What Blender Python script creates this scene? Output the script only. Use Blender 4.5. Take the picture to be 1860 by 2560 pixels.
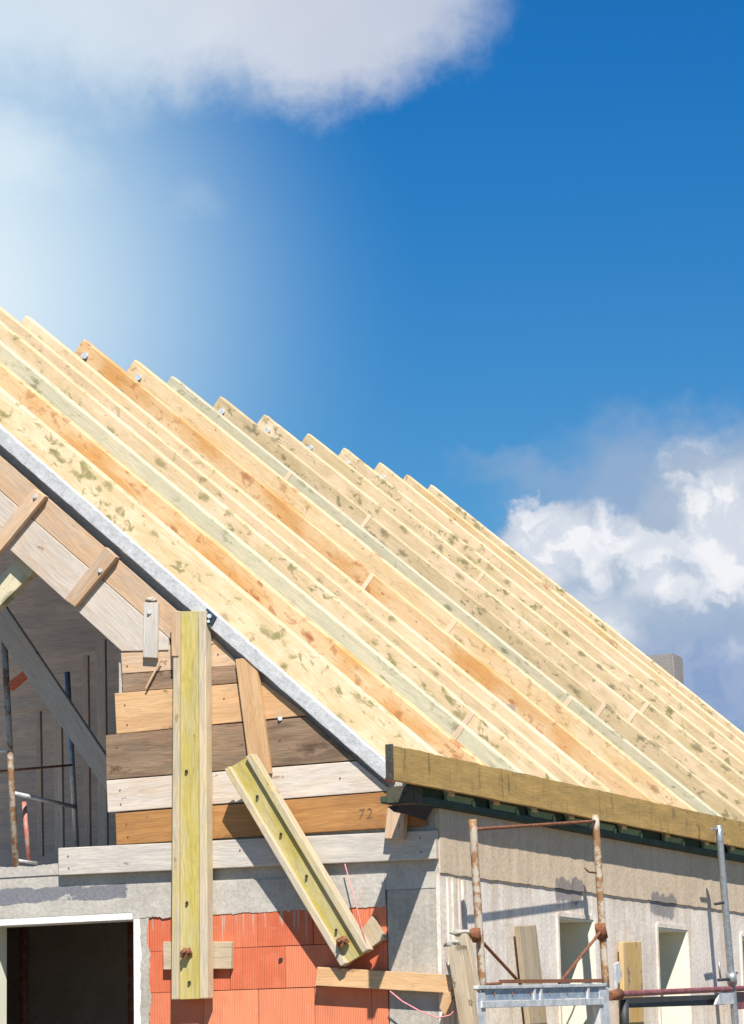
import bpy, bmesh, math, random
from mathutils import Vector, Matrix, noise as mnoise
from math import radians, sin, cos
random.seed(7)
for o in list(bpy.data.objects): bpy.data.objects.remove(o, do_unlink=True)
S = bpy.context.scene
COL = S.collection

# ------------------------------------------------------------------ camera
FPX = 7348.9
YAW, PITCH, ROLL = radians(25.0126), radians(10.9219), radians(-1.23067)
cF = Vector((-sin(YAW)*cos(PITCH), cos(YAW)*cos(PITCH), sin(PITCH)))
cR0 = Vector((cos(YAW), sin(YAW), 0)); cU0 = cR0.cross(cF)
cR = cR0*cos(ROLL)+cU0*sin(ROLL); cU = -cR0*sin(ROLL)+cU0*cos(ROLL)
CAM = Vector((7.03900538, -15.9084592, 1.6))
cam = bpy.data.cameras.new('camera'); camo = bpy.data.objects.new('camera', cam); COL.objects.link(camo)
camo.matrix_world = Matrix(((cR.x, cU.x, -cF.x, CAM.x), (cR.y, cU.y, -cF.y, CAM.y), (cR.z, cU.z, -cF.z, CAM.z), (0, 0, 0, 1)))
cam.sensor_fit = 'HORIZONTAL'; cam.sensor_width = 36; cam.lens = 36*FPX/1860; cam.clip_end = 3000; cam.clip_start = .1
S.camera = camo
def at(x, y, ax, v):          # the point of a world plane (axis ax = v, metres) seen at a place of the photograph
    r = cF + cR*((x-930)/FPX) - cU*((y-1280)/FPX)
    return CAM + r*((v-CAM[ax])/r[ax])

# ------------------------------------------------------------------ sky, sun
SUN = Vector((1, -1.57, 2.3)).normalized()
SUN_EL = math.asin(SUN.z); SUN_AZ = math.atan2(SUN.x, SUN.y)
EXPO = 0.72
w = bpy.data.worlds.new('World'); S.world = w; w.use_nodes = True
class NT:
    def __init__(s, tree): s.t = tree; s.n = tree.nodes; s.l = tree.links
    def node(s, typ, **kw):
        n = s.n.new(typ)
        for k, v in kw.items(): setattr(n, k, v)
        return n
    def put(s, sock, v):
        if isinstance(v, bpy.types.NodeSocket): s.l.new(v, sock)
        elif v is not None:
            if hasattr(sock.default_value, '__len__') and not hasattr(v, '__len__'): v = (v,)*len(sock.default_value)
            if hasattr(v, '__len__') and len(v) == 3 and len(sock.default_value) == 4: v = (*v, 1)
            sock.default_value = v
    def m(s, op, a, b=None, c=None, clamp=False):
        n = s.node('ShaderNodeMath', operation=op, use_clamp=clamp)
        s.put(n.inputs[0], a)
        if b is not None: s.put(n.inputs[1], b)
        if c is not None: s.put(n.inputs[2], c)
        return n.outputs[0]
    def vm(s, op, a, b=None):
        n = s.node('ShaderNodeVectorMath', operation=op); s.put(n.inputs[0], a)
        if b is not None: s.put(n.inputs[1], b)
        return n.outputs[0]
    def ss(s, x, a, b, o0=0., o1=1.):
        n = s.node('ShaderNodeMapRange', interpolation_type='SMOOTHSTEP')
        s.put(n.inputs[0], x); n.inputs[1].default_value = a; n.inputs[2].default_value = b; n.inputs[3].default_value = o0; n.inputs[4].default_value = o1
        return n.outputs[0]
    def mix(s, f, a, b, mode='MIX'):
        n = s.node('ShaderNodeMix', data_type='RGBA', blend_type=mode); n.clamp_factor = True
        s.put(n.inputs[0], f); s.put(n.inputs[6], a); s.put(n.inputs[7], b); return n.outputs[2]
    def noise(s, vec, scale=5., detail=4., rough=.55, dist=0., col=False):
        n = s.node('ShaderNodeTexNoise'); s.put(n.inputs['Vector'], vec); n.inputs['Scale'].default_value = scale
        n.inputs['Detail'].default_value = detail; n.inputs['Roughness'].default_value = rough; n.inputs['Distortion'].default_value = dist
        return n.outputs['Color' if col else 'Fac']
    def xyz(s, v):
        n = s.node('ShaderNodeSeparateXYZ'); s.put(n.inputs[0], v); return n.outputs
    def comb(s, x, y, z=0.):
        n = s.node('ShaderNodeCombineXYZ'); s.put(n.inputs[0], x); s.put(n.inputs[1], y); s.put(n.inputs[2], z); return n.outputs[0]

g = NT(w.node_tree); g.n.clear()
wout = g.node('ShaderNodeOutputWorld'); bg = g.node('ShaderNodeBackground'); g.l.new(bg.outputs[0], wout.inputs[0])
bg.inputs[1].default_value = .1
sky = g.node('ShaderNodeTexSky', sky_type='NISHITA'); sky.sun_disc = False; sky.sun_elevation = SUN_EL; sky.sun_rotation = SUN_AZ
sky.air_density = 1.; sky.dust_density = .3; sky.ozone_density = 3.
tc = g.node('ShaderNodeTexCoord')
dx, dy, dz = g.xyz(tc.outputs['Generated'])
# azimuth (degrees, clockwise from 25 degrees west of +Y) and elevation (degrees)
AZ = g.m('MULTIPLY', g.m('ADD', g.m('ARCTAN2', dx, dy), YAW), 57.29578)
EL = g.m('MULTIPLY', g.m('ARCSINE', dz), 57.29578)
tint = g.mix(g.ss(EL, 5., 21.), (.27, .50, .57), (.055, .41, .69))
skyc = g.mix(1., sky.outputs[0], tint, 'MULTIPLY')
P = g.comb(AZ, EL, 0.)
warp = g.vm('MULTIPLY', g.vm('SUBTRACT', g.noise(P, .35, 3., .5, col=True), (.5, .5, .5)), (2.2, 1.8, 0))
warp2 = g.vm('MULTIPLY', g.vm('SUBTRACT', g.noise(P, 1.5, 4., .55, col=True), (.5, .5, .5)), (.75, .75, 0))
warp3 = g.vm('MULTIPLY', g.vm('SUBTRACT', g.noise(P, 4.5, 5., .65, col=True), (.5, .5, .5)), (.42, .42, 0))
PW = g.vm('ADD', g.vm('ADD', g.vm('ADD', P, warp), warp2), warp3)
PS = g.vm('ADD', P, g.vm('MULTIPLY', g.vm('SUBTRACT', g.noise(P, .9, 6., .6, col=True), (.5, .5, .5)), (1.7, 1.5, 0)))
def px2deg(x, y): return ((x-930)/FPX*57.3, 10.9219-(y-1280)/FPX*57.3)
def ell(x, y, rx, ry, soft0=1.25, soft1=.55, vec=None):
    cx, cy = px2deg(x, y); k = 57.3/FPX
    q = g.vm('MULTIPLY', g.vm('SUBTRACT', vec or PW, (cx, cy, 0)), (1/(rx*k), 1/(ry*k), 0))
    n = g.node('ShaderNodeVectorMath', operation='LENGTH'); g.put(n.inputs[0], q)
    return g.ss(n.outputs[1], soft1, soft0, 1., 0.)
def mx(*a):
    r = a[0]
    for b in a[1:]: r = g.m('MAXIMUM', r, b)
    return r
# high layer cloud at the upper left, small wisps beside it
topc = mx(ell(330, -60, 730, 345, 1.2, .55), ell(860, 0, 420, 265, 1.25, .6), g.m('MULTIPLY', ell(-40, 405, 250, 125, 1.3, .3), .9), g.m('MULTIPLY', ell(490, 515, 75, 50, 1.5, .1), .16))
veil = mx(ell(1830, 1320, 560, 270, 1.25, .6), g.m('MULTIPLY', ell(1290, 1150, 150, 34, 1.6, .2), .4), g.m('MULTIPLY', ell(1480, 1190, 280, 70, 1.5, .3), .7))
cum = mx(ell(1430, 1440, 220, 180, 1.1, .85, PS), ell(1380, 1350, 120, 95, 1.12, .85, PS), ell(1800, 1400, 210, 290, 1.12, .75, PS), ell(1620, 1480, 300, 200, 1.1, .8, PS), ell(1650, 1650, 380, 260, 1.3, .8, PS))
n1 = g.noise(PS, .62, 5., .55, .2); n1b = g.noise(g.vm('ADD', PS, (.34, .5, 0)), .62, 5., .55, .2)
relief = g.ss(g.m('SUBTRACT', n1, n1b), -.07, .12)
n2 = g.noise(P, .45, 3., .5)
puff = g.m('MULTIPLY', relief, g.ss(n2, .20, .52), clamp=True)
# cloud radiances (before the background strength)
tp_ = g.m('ADD', g.m('MULTIPLY', g.noise(P, .5, 3., .45), .5), g.ss(AZ, 3., -7., -.1, .55), clamp=True)
c = g.mix(g.m('MULTIPLY', topc, .95), skyc, g.mix(tp_, (3.1, 3.5, 4.3), (5.1, 5.15, 5.4)))
c = g.mix(g.m('MULTIPLY', veil, .8), c, (2.0, 2.7, 3.8))
lobes = mx(ell(1380, 1360, 130, 110, 1.2, .5, PS), ell(1530, 1350, 60, 60, 1.4, .3, PS), ell(1830, 1350, 110, 170, 1.3, .5, PS), ell(1640, 1480, 100, 60, 1.4, .2, PS), ell(1310, 1450, 110, 90, 1.3, .4, PS), g.m('MULTIPLY', ell(1480, 1560, 130, 90, 1.4, .3, PS), .7), ell(1850, 1690, 70, 60, 1.5, .3, PS))
pf = g.m('ADD', g.m('MULTIPLY', puff, .62), g.m('MULTIPLY', lobes, .55), clamp=True)
cumcol = g.mix(pf, (2.4, 3.0, 3.9), (5.5, 5.55, 5.75))
cumcol = g.mix(g.m('MULTIPLY', ell(1790, 1780, 300, 170, 1.5, .3, PS), .8), cumcol, (1.35, 2.0, 3.5))
c = g.mix(g.m('MULTIPLY', cum, .97), c, cumcol)
# lens flare glow at the left, painted into the sky colour
flare_glow = g.m('POWER', ell(-420, 760, 1520, 1300, 1., .08, vec=P), 1.1)
c = g.mix(g.m('MULTIPLY', g.m('POWER', flare_glow, .8), .8), c, (2.0, 3.75, 5.1))
c = g.mix(g.m('POWER', flare_glow, 1.6), c, (5.0, 5.6, 5.9))
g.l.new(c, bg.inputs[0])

sun = bpy.data.lights.new('sun', 'SUN'); sun.energy = 4.8; sun.angle = radians(.5); sun.color = (1, .95, .87)
suno = bpy.data.objects.new('sun', sun); COL.objects.link(suno); suno.rotation_euler = (-SUN).to_track_quat('-Z', 'Y').to_euler(); suno.location = SUN*30
S.view_settings.view_transform = 'Standard'; S.view_settings.look = 'None'; S.view_settings.exposure = EXPO; S.view_settings.gamma = 1
S.render.engine = 'CYCLES'; S.cycles.pixel_filter_width = 2.2
S.cycles.max_bounces = 8

# ------------------------------------------------------------------ materials
def new_mat(name):
    m = bpy.data.materials.new(name); m.use_nodes = True; k = NT(m.node_tree); k.n.clear()
    o = k.node('ShaderNodeOutputMaterial'); b = k.node('ShaderNodeBsdfPrincipled'); k.l.new(b.outputs[0], o.inputs[0])
    return m, k, b
def bump(k, b, h, strength=.3, dist=.01):
    n = k.node('ShaderNodeBump'); n.inputs['Strength'].default_value = strength; n.inputs['Distance'].default_value = dist
    k.put(n.inputs['Height'], h); k.l.new(n.outputs[0], b.inputs['Normal'])
def coords(k, rand=True):
    t = k.node('ShaderNodeTexCoord').outputs['Object']
    if not rand: return t
    r = k.node('ShaderNodeObjectInfo').outputs['Random']
    return k.vm('ADD', t, k.comb(k.m('MULTIPLY', r, 37.), k.m('MULTIPLY', r, 91.), k.m('MULTIPLY', r, 53.)))
def wood(name, c1, c2, stain=None, vs=0., stain_amt=.5, knot=(.16, .10, .03), knots=.5, kscale=(1.6, 5.5), rough=.75, streak=.25, grey=None, grey_amt=0., blot_scale=1.2, bstr=4., smudge=0.):
    m, k, b = new_mat(name); v = coords(k)
    w_ = k.vm('ADD', v, k.vm('MULTIPLY', k.vm('SUBTRACT', k.noise(v, 1.4, 3., .5, col=True), (.5, .5, .5)), (.10, .10, .10)))
    gr = k.noise(k.vm('MULTIPLY', w_, (1.0, 24, 24)), 1., 5., .6)
    fine = k.noise(k.vm('MULTIPLY', w_, (5., 160, 160)), 1., 3., .6)
    col = k.mix(k.ss(gr, .3, .7), c1, c2)
    if stain:
        bl = k.noise(k.vm('MULTIPLY', w_, (blot_scale, blot_scale*bstr, blot_scale*bstr)), 1., 4., .55)
        col = k.mix(k.m('MULTIPLY', k.ss(bl, .42, .66), stain_amt), col, stain)
    if grey:
        bl = k.noise(k.vm('MULTIPLY', w_, (2.5, 14., 14.)), 1., 6., .7)
        col = k.mix(k.m('MULTIPLY', k.ss(bl, .40, .6), grey_amt), col, grey)
    if vs:
        v2 = k.m('ADD', k.m('MULTIPLY', k.noise(k.vm('MULTIPLY', v, (22., 3.5, 3.5)), 1., 5., .7), .6), k.m('MULTIPLY', k.noise(k.vm('MULTIPLY', v, (5., 7., 7.)), 1., 5., .7), .4))
        col = k.mix(k.m('MULTIPLY', k.ss(v2, .52, .66), vs), col, (.10, .08, .035))
    if smudge:
        s1 = k.noise(k.vm('MULTIPLY', w_, (11., 15., 15.)), 1., 4., .6, .5)
        s2 = k.noise(k.vm('MULTIPLY', v, (2.1, 2.6, 2.6)), 1., 2., .5)
        col = k.mix(k.m('MULTIPLY', k.ss(k.m('ADD', s1, k.m('MULTIPLY', s2, .35)), .735, .87), smudge), col, knot)
    if knots > 0:
        vo = k.node('ShaderNodeTexVoronoi', feature='F1', voronoi_dimensions='2D'); k.put(vo.inputs['Vector'], k.vm('MULTIPLY', w_, (kscale[0], kscale[1], kscale[1])))
        vo.inputs['Scale'].default_value = 1.; vo.inputs['Randomness'].default_value = 1.
        rr = k.xyz(vo.outputs['Color'])
        size = k.m('MULTIPLY', k.ss(rr[0], 1-knots, 1.15-knots*.3), .30)
        d = k.m('ADD', vo.outputs['Distance'], k.m('MULTIPLY', k.m('SUBTRACT', k.noise(k.vm('MULTIPLY', v, (1, 1.6, 1)), 15., 4., .65), .5), .75))
        kn = k.m('SUBTRACT', 1., k.m('DIVIDE', d, k.m('ADD', size, .001)), clamp=True)
        col = k.mix(k.m('MULTIPLY', k.ss(kn, 0., .9), .72), col, knot)
    col = k.mix(1., col, k.comb(*(k.ss(fine, .25, .7, 1-streak, 1.06),)*3), 'MULTIPLY')
    tone = k.ss(k.node('ShaderNodeObjectInfo').outputs['Random'], 0, 1, .9, 1.06)
    col = k.mix(1., col, k.comb(tone, tone, tone), 'MULTIPLY')
    k.put(b.inputs['Base Color'], col); b.inputs['Roughness'].default_value = rough
    bump(k, b, k.m('ADD', k.m('MULTIPLY', fine, .6), gr), .25, .004)
    return m
def concrete(name, c1, c2, streaks=0., streakcol=(.30, .24, .17), scale=1., extra=None, rough=.92, bmp=.4):
    m, k, b = new_mat(name); v = coords(k, False)
    n1 = k.noise(v, 3.*scale, 8., .65); n2 = k.noise(v, 40., 5., .7)
    col = k.mix(k.ss(n1, .3, .7), c1, c2)
    if streaks:
        s1 = k.noise(k.vm('MULTIPLY', v, (9, 9, .7)), 1., 6., .7)
        col = k.mix(k.m('MULTIPLY', k.ss(s1, .46, .60), streaks), col, streakcol)
        s2 = k.noise(k.vm('MULTIPLY', v, (45, 45, 1.2)), 1., 3., .5)
        col = k.mix(1., col, k.comb(*(k.ss(s2, .3, .6, .91, 1.02),)*3), 'MULTIPLY')
    if streaks:
        p1 = k.noise(v, 1.6, 7., .68, .8)
        col = k.mix(k.m('MULTIPLY', k.ss(p1, .48, .64), .35), col, streakcol)
        p2 = k.noise(k.vm('ADD', v, (7, 3, 9)), 4.5, 5., .7)
        col = k.mix(k.m('MULTIPLY', k.ss(p2, .56, .70), .5), col, tuple(min(1, q*1.12) for q in c1))
    if extra: col = extra(k, v, col)
    col = k.mix(1., col, k.comb(*(k.ss(n2, .25, .7, .80, 1.06),)*3), 'MULTIPLY')
    k.put(b.inputs['Base Color'], col); b.inputs['Roughness'].default_value = rough
    bump(k, b, k.m('ADD', n2, k.m('MULTIPLY', n1, 1.5)), bmp, .01)
    return m
def plain(name, c, rough=.6, metal=0., c2=None, scale=30., lo=.45, hi=.6, bmp=.15):
    m, k, b = new_mat(name); v = coords(k)
    n = k.noise(v, scale, 5., .65)
    k.put(b.inputs['Base Color'], k.mix(k.ss(n, lo, hi), c, c2 or tuple(x*.8 for x in c)))
    b.inputs['Roughness'].default_value = rough; b.inputs['Metallic'].default_value = metal
    bump(k, b, n, bmp, .003)
    return m

CREAM = (.80, .64, .40); CREAM2 = (.74, .57, .32); GRN = (.50, .45, .22)
M = {}
GKN = (.22, .20, .07)
M['r_cream'] = wood('pine_cream', (.67, .50, .30), (.59, .44, .24), stain=(.77, .58, .38), stain_amt=.85, knot=GKN, knots=.7, kscale=(4., 8.), blot_scale=3.8, bstr=1.9, smudge=.85, streak=.18)
M['r_smooth'] = wood('pine_smooth', (.70, .52, .31), (.62, .45, .255), stain=(.77, .58, .375), stain_amt=.7, knot=GKN, knots=.45, kscale=(3.4, 8.), blot_scale=2., bstr=2.4, smudge=.5, streak=.18)
M['r_orange'] = wood('pine_orange', (.76, .53, .30), (.69, .45, .22), stain=(.60, .28, .07), stain_amt=.85, knot=(.36, .12, .03), knots=.4, kscale=(2.4, 8.), blot_scale=1.5, bstr=2.4, smudge=.6, streak=.2)
M['r_green'] = wood('pine_grey_green', (.57, .52, .36), (.50, .46, .31), stain=(.68, .56, .37), stain_amt=.5, knot=(.17, .17, .08), knots=.4, kscale=(3.4, 9.), smudge=.4, streak=.2)
M['r_olive'] = wood('pine_olive', (.61, .46, .27), (.51, .385, .20), stain=(.71, .54, .34), stain_amt=.6, knot=(.14, .13, .06), knots=.6, kscale=(3.6, 8.), blot_scale=2.4, bstr=2., smudge=.75, streak=.2)
M['r_peach'] = wood('pine_peach', (.70, .53, .32), (.62, .45, .25), stain=(.58, .34, .12), stain_amt=.5, knot=(.28, .12, .04), knots=.5, kscale=(3., 9.), blot_scale=1.8, bstr=2.4, smudge=.5, streak=.2)
M['fascia'] = wood('fascia_wood', (.52, .33, .10), (.44, .27, .08), stain=(.36, .22, .065), stain_amt=.5, knot=(.12, .08, .04), knots=.2, streak=.25, grey=(.24, .18, .07), grey_amt=.25, blot_scale=3., vs=.75)
M['splice'] = wood('splice_wood', (.80, .60, .42), (.76, .55, .36), knots=0.)
M['dark_end'] = plain('dark_end_grain', (.035, .035, .03), .9, c2=(.06, .06, .045))
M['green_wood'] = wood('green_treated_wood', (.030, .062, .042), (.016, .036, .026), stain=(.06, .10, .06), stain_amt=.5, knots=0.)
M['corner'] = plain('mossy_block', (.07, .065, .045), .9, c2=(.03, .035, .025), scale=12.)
M['green_tail'] = wood('green_rafter_tail', (.26, .34, .18), (.18, .26, .13), knots=0.)
M['tan'] = wood('tan_board', (.62, .42, .26), (.55, .35, .20), stain=(.40, .22, .10), stain_amt=.25, knot=(.25, .12, .05), knots=.25, grey=(.50, .42, .34), grey_amt=.4)
M['honey'] = wood('honey_board', (.64, .40, .20), (.56, .32, .145), stain=(.36, .18, .07), stain_amt=.35, knot=(.22, .10, .04), knots=.3, grey=(.50, .36, .22), grey_amt=.25)
M['brown'] = wood('brown_board', (.33, .20, .12), (.25, .15, .085), stain=(.13, .09, .055), stain_amt=.65, knot=(.08, .04, .02), knots=.5, grey=(.34, .24, .15), grey_amt=.5, streak=.4, blot_scale=2.)
M['orange'] = wood('orange_board', (.44, .22, .07), (.35, .16, .045), stain=(.24, .10, .035), stain_amt=.5, knot=(.16, .06, .02), knots=.35, streak=.3)
M['pale'] = wood('pale_board', (.62, .53, .44), (.55, .46, .375), stain=(.50, .34, .20), stain_amt=.4, knot=(.30, .18, .10), knots=.25, grey=(.56, .52, .47), grey_amt=.5)
M['grey'] = wood('grey_board', (.60, .55, .48), (.50, .455, .40), stain=(.56, .49, .41), stain_amt=.5, knot=(.25, .2, .15), knots=.2, grey=(.36, .34, .32), grey_amt=.35)
M['yellow'] = wood('yellow_varnish', (.50, .405, .085), (.42, .335, .085), stain=(.54, .44, .17), stain_amt=.5, knot=(.34, .17, .05), knots=.25, grey=(.50, .45, .28), grey_amt=.5, smudge=.2, blot_scale=3., bstr=2., rough=.6)
M['flange'] = wood('flange_wood', (.62, .49, .31), (.53, .42, .28), stain=(.54, .44, .13), stain_amt=.65, knot=(.30, .18, .08), knots=.2, grey=(.46, .41, .33), grey_amt=.6)
M['old'] = wood('old_timber', (.52, .40, .26), (.42, .32, .20), stain=(.24, .18, .11), stain_amt=.5, knot=(.12, .08, .04), knots=.3, grey=(.46, .40, .31), grey_amt=.5)
M['gold_plank'] = wood('golden_plank', (.60, .42, .20), (.52, .35, .15), stain=(.50, .30, .05), stain_amt=.7, knot=(.12, .08, .05), knots=.5, grey=(.55, .45, .32), grey_amt=.3)
M['shade_plank'] = wood('inner_plank', (.56, .46, .36), (.50, .40, .30), knots=.1)
M['bolt'] = plain('zinc_bolt', (.62, .66, .72), .35, .15)
M['hole'] = plain('nail_hole', (.03, .02, .015), .9)
M['rust'] = plain('rust', (.16, .055, .025), .85, .1, c2=(.26, .11, .05), scale=60.)
M['rustpaint'] = plain('flaking_paint', (.44, .38, .30), .7, .0, c2=(.27, .14, .06), scale=14., lo=.46, hi=.58, bmp=.4)
M['galv'] = plain('galvanised_steel', (.36, .38, .40), .45, .6, c2=(.27, .29, .31), scale=40.)
M['galvlight'] = plain('limed_steel', (.54, .54, .53), .7, .1, c2=(.38, .41, .45), scale=14.)
M['bluesteel'] = plain('blue_grey_steel', (.24, .30, .38), .6, .2, c2=(.36, .40, .43), scale=14.)
M['maroon'] = plain('maroon_paint', (.20, .055, .06), .5, .1, c2=(.27, .10, .10), scale=12.)
M['darksteel'] = plain('dark_steel', (.05, .05, .055), .6, .3)
M['bracket'] = plain('bracket_steel', (.05, .07, .10), .5, .5)
M['plastic'] = plain('dark_blue_sheet', (.008, .011, .028), .5)
M['red'] = plain('red_cap', (.70, .015, .02), .5)
M['string'] = plain('pink_string', (.75, .28, .30), .8)
M['mortar'] = concrete('mortar_lump', (.45, .41, .35), (.36, .33, .28))
M['lining'] = plain('cream_lining', (.78, .76, .62), .8, c2=(.74, .72, .58), scale=4., bmp=.03)
M['white'] = concrete('white_frame', (.80, .80, .76), (.72, .72, .66), scale=2.)
M['redpole'] = plain('red_prop_paint', (.42, .13, .09), .6, c2=(.40, .25, .20), scale=20.)
M['rake'] = concrete('rake_grey', (.56, .56, .555), (.42, .425, .43), scale=4.)

def stain_extra(k, v, col):       # bitumen patches brushed on the ring beam beside the opening
    x, y, z = k.xyz(v)
    n = k.noise(k.vm('MULTIPLY', v, (2.2, 1, 5.)), 1., 6., .62)
    band = k.m('MULTIPLY', k.ss(z, 2.695, 2.74), k.ss(z, 2.865, 2.80))
    mm = k.m('MULTIPLY', band, k.ss(x, -2.02, -2.14))
    mm = k.ss(k.m('ADD', k.m('MULTIPLY', mm, .42), n), .82, .85)
    return k.mix(k.m('MULTIPLY', mm, .9), col, (.15, .155, .18))
M['ring'] = concrete('ring_beam_concrete', (.50, .465, .41), (.39, .36, .315), scale=1.5, extra=stain_extra)
M['column'] = concrete('column_concrete', (.45, .41, .345), (.33, .30, .25), streaks=.35, streakcol=(.46, .43, .38), scale=1.5)
def smudge(k, v, col):            # dark brushed patches above the two side windows
    x, y, z = k.xyz(v)
    n = k.noise(k.vm('MULTIPLY', v, (1, 7, 4)), 1., 6., .68)
    tot = None
    for y0, y1, z0, z1 in ((1.70, 2.46, 2.67, 2.90), (3.50, 4.26, 2.64, 2.88)):
        mm = k.m('MULTIPLY', k.m('MULTIPLY', k.ss(y, y0-.08, y0+.22), k.ss(y, y1+.08, y1-.22)), k.m('MULTIPLY', k.ss(z, z0-.05, z0+.09), k.ss(z, z1+.05, z1-.09)))
        tot = mm if tot is None else k.m('MAXIMUM', tot, mm)
    f = k.ss(k.m('ADD', k.m('MULTIPLY', tot, .5), n), .80, .92)
    # tide line of tan cement wash under the upper band
    nn = k.noise(k.vm('MULTIPLY', v, (1, 9, .6)), 1., 4., .6)
    tl = k.ss(k.m('ADD', z, k.m('MULTIPLY', nn, .30)), 2.86, 2.95)
    col = k.mix(k.m('MULTIPLY', tl, .6), col, (.56, .44, .31))
    col = k.mix(k.m('MULTIPLY', f, .72), col, (.13, .13, .15))
    return col
M['side'] = concrete('side_wall_concrete', (.82, .74, .65), (.68, .60, .52), streaks=.5, streakcol=(.52, .41, .30), extra=smudge)
M['band'] = concrete('band_concrete', (.70, .56, .40), (.60, .48, .35), streaks=.5, streakcol=(.42, .30, .19), extra=smudge)
M['inner'] = concrete('inner_wall', (.52, .46, .40), (.42, .37, .32))
M['inner2'] = wood('inner_cladding', (.66, .48, .35), (.54, .39, .28), stain=(.40, .32, .26), stain_amt=.6, knots=0.)
M['sun_screen'] = plain('attic_sun_screen', (.06, .06, .06), .8)  # dark sheet added only to block sun from the attic
M['chim'] = concrete('chimney_block', (.30, .27, .25), (.25, .225, .21), bmp=.2)
M['ground'] = concrete('ground_dirt', (.22, .18, .13), (.15, .12, .09), scale=.3)
def brickmat():
    m, k, b = new_mat('clay_block'); v = coords(k, False)
    x, y, z = k.xyz(v)
    a = k.node('ShaderNodeAttribute', attribute_name='tone'); tone = a.outputs['Fac']
    n = k.noise(v, 7., 5., .6); st = k.noise(k.vm('MULTIPLY', v, (30, 30, 1.5)), 1., 4., .6)
    col = k.mix(k.ss(n, .3, .7), (.62, .155, .070), (.54, .115, .047))
    col = k.mix(k.ss(tone, .1, 1, 0, .9), col, (.74, .27, .135))
    col = k.mix(k.m('MULTIPLY', k.ss(k.noise(k.vm('MULTIPLY', v, (5, 5, 3)), 1., 5., .65), .5, .7), .45), col, (.48, .13, .07))
    col = k.mix(k.m('MULTIPLY', k.ss(k.noise(v, 13., 6., .7), .60, .72), .5), col, (.62, .36, .25))
    col = k.mix(k.m('MULTIPLY', k.ss(st, .5, .75), .25), col, (.33, .07, .035))
    # cement slurry run down from the ring beam
    dr = k.noise(k.vm('MULTIPLY', v, (42, 1, 2.2)), 1., 3., .5)
    top = k.ss(z, 2.28, 2.60)
    col = k.mix(k.m('MULTIPLY', k.ss(k.m('ADD', dr, k.m('MULTIPLY', top, .16)), .74, .79), .7), col, (.42, .37, .31))
    rib = k.m('SINE', k.m('MULTIPLY', x, 2*math.pi/.0115))
    col = k.mix(1., col, k.comb(*(k.ss(rib, -1, 1, .93, 1.02),)*3), 'MULTIPLY')
    k.put(b.inputs['Base Color'], col); b.inputs['Roughness'].default_value = .85
    bump(k, b, k.m('ADD', rib, k.m('MULTIPLY', n, 1.)), .35, .003)
    return m
M['brick'] = brickmat()

# ------------------------------------------------------------------ helpers
def tag(o, label=None, cat=None, group=None, kind=None):
    if label: o['label'] = label
    if cat: o['category'] = cat
    if group: o['group'] = group
    if kind: o['kind'] = kind
    return o
def empty(name, loc, label, cat, group=None):
    o = bpy.data.objects.new(name, None); COL.objects.link(o); o.location = loc; o.empty_display_size = .2
    return tag(o, label, cat, group)
def link(name, bm, mat, parent=None, mw=None, smooth=False):
    bmesh.ops.recalc_face_normals(bm, faces=bm.faces)
    me = bpy.data.meshes.new(name); bm.to_mesh(me); bm.free()
    for mm in (mat if isinstance(mat, list) else [mat]): me.materials.append(mm)
    if smooth:
        for p in me.polygons: p.use_smooth = True
    o = bpy.data.objects.new(name, me); COL.objects.link(o)
    mw = mw or Matrix.Identity(4)
    if parent:
        o.parent = parent
        PW_ = WM.get(parent.name, Matrix.Translation(parent.location))
        o.matrix_local = PW_.inverted() @ mw
    else: o.matrix_local = mw
    WM[o.name] = mw.copy()
    return o
WM = {}
def frame(pts, ext):
    c_ = sum(pts, Vector())/len(pts)
    e = [(pts[(i+1) % len(pts)]-pts[i]) for i in range(len(pts))]
    X = max(e, key=lambda q: q.length).normalized(); 
    if X.x < -1e-6 or (abs(X.x) < 1e-6 and X.z < 0): X = -X
    Z = -ext.normalized(); X = (X-Z*X.dot(Z)).normalized(); Y = Z.cross(X)
    return Matrix(((X.x, Y.x, Z.x, c_.x), (X.y, Y.y, Z.y, c_.y), (X.z, Y.z, Z.z, c_.z), (0, 0, 0, 1)))
def slab(name, pts, ext, mat, parent=None, bevel=.004, seg=2, cuts=0, jit=0.):
    """prism: polygon pts (world) extruded by the vector ext; local X runs along its longest edge"""
    pts = [Vector(p) for p in pts]; ext = Vector(ext); mw = frame(pts, ext); inv = mw.inverted()
    bm = bmesh.new()
    if cuts:                      # waney long edges
        P2 = []
        for i, p in enumerate(pts):
            q = pts[(i+1) % len(pts)]; P2.append(p)
            if (q-p).length > .5:
                for j in range(1, cuts): 
                    r = p.lerp(q, j/cuts); d = (q-p).normalized().cross(ext.normalized()); P2.append(r+d*random.uniform(-jit, jit))
        pts = P2
    a = [bm.verts.new(inv @ p) for p in pts]; b_ = [bm.verts.new(inv @ (p+ext)) for p in pts]
    bm.faces.new(a); bm.faces.new(b_[::-1])
    for i in range(len(pts)): bm.faces.new((a[i], b_[i], b_[(i+1) % len(pts)], a[(i+1) % len(pts)]))
    bmesh.ops.recalc_face_normals(bm, faces=bm.faces)
    if bevel: bmesh.ops.bevel(bm, geom=[e for e in bm.edges if e.calc_face_angle(0) > .5], offset=bevel, segments=seg, affect='EDGES', profile=.6, clamp_overlap=True)
    return link(name, bm, mat, parent, mw)
def quad(px, y0): return [at(x, y, 1, y0) for x, y in px]
def board(name, px, y0, t, mat, parent=None, **kw):      # a board whose front face lies in the plane y = y0
    return slab(name, quad(px, y0), (0, t, 0), mat, parent, **kw)
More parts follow.
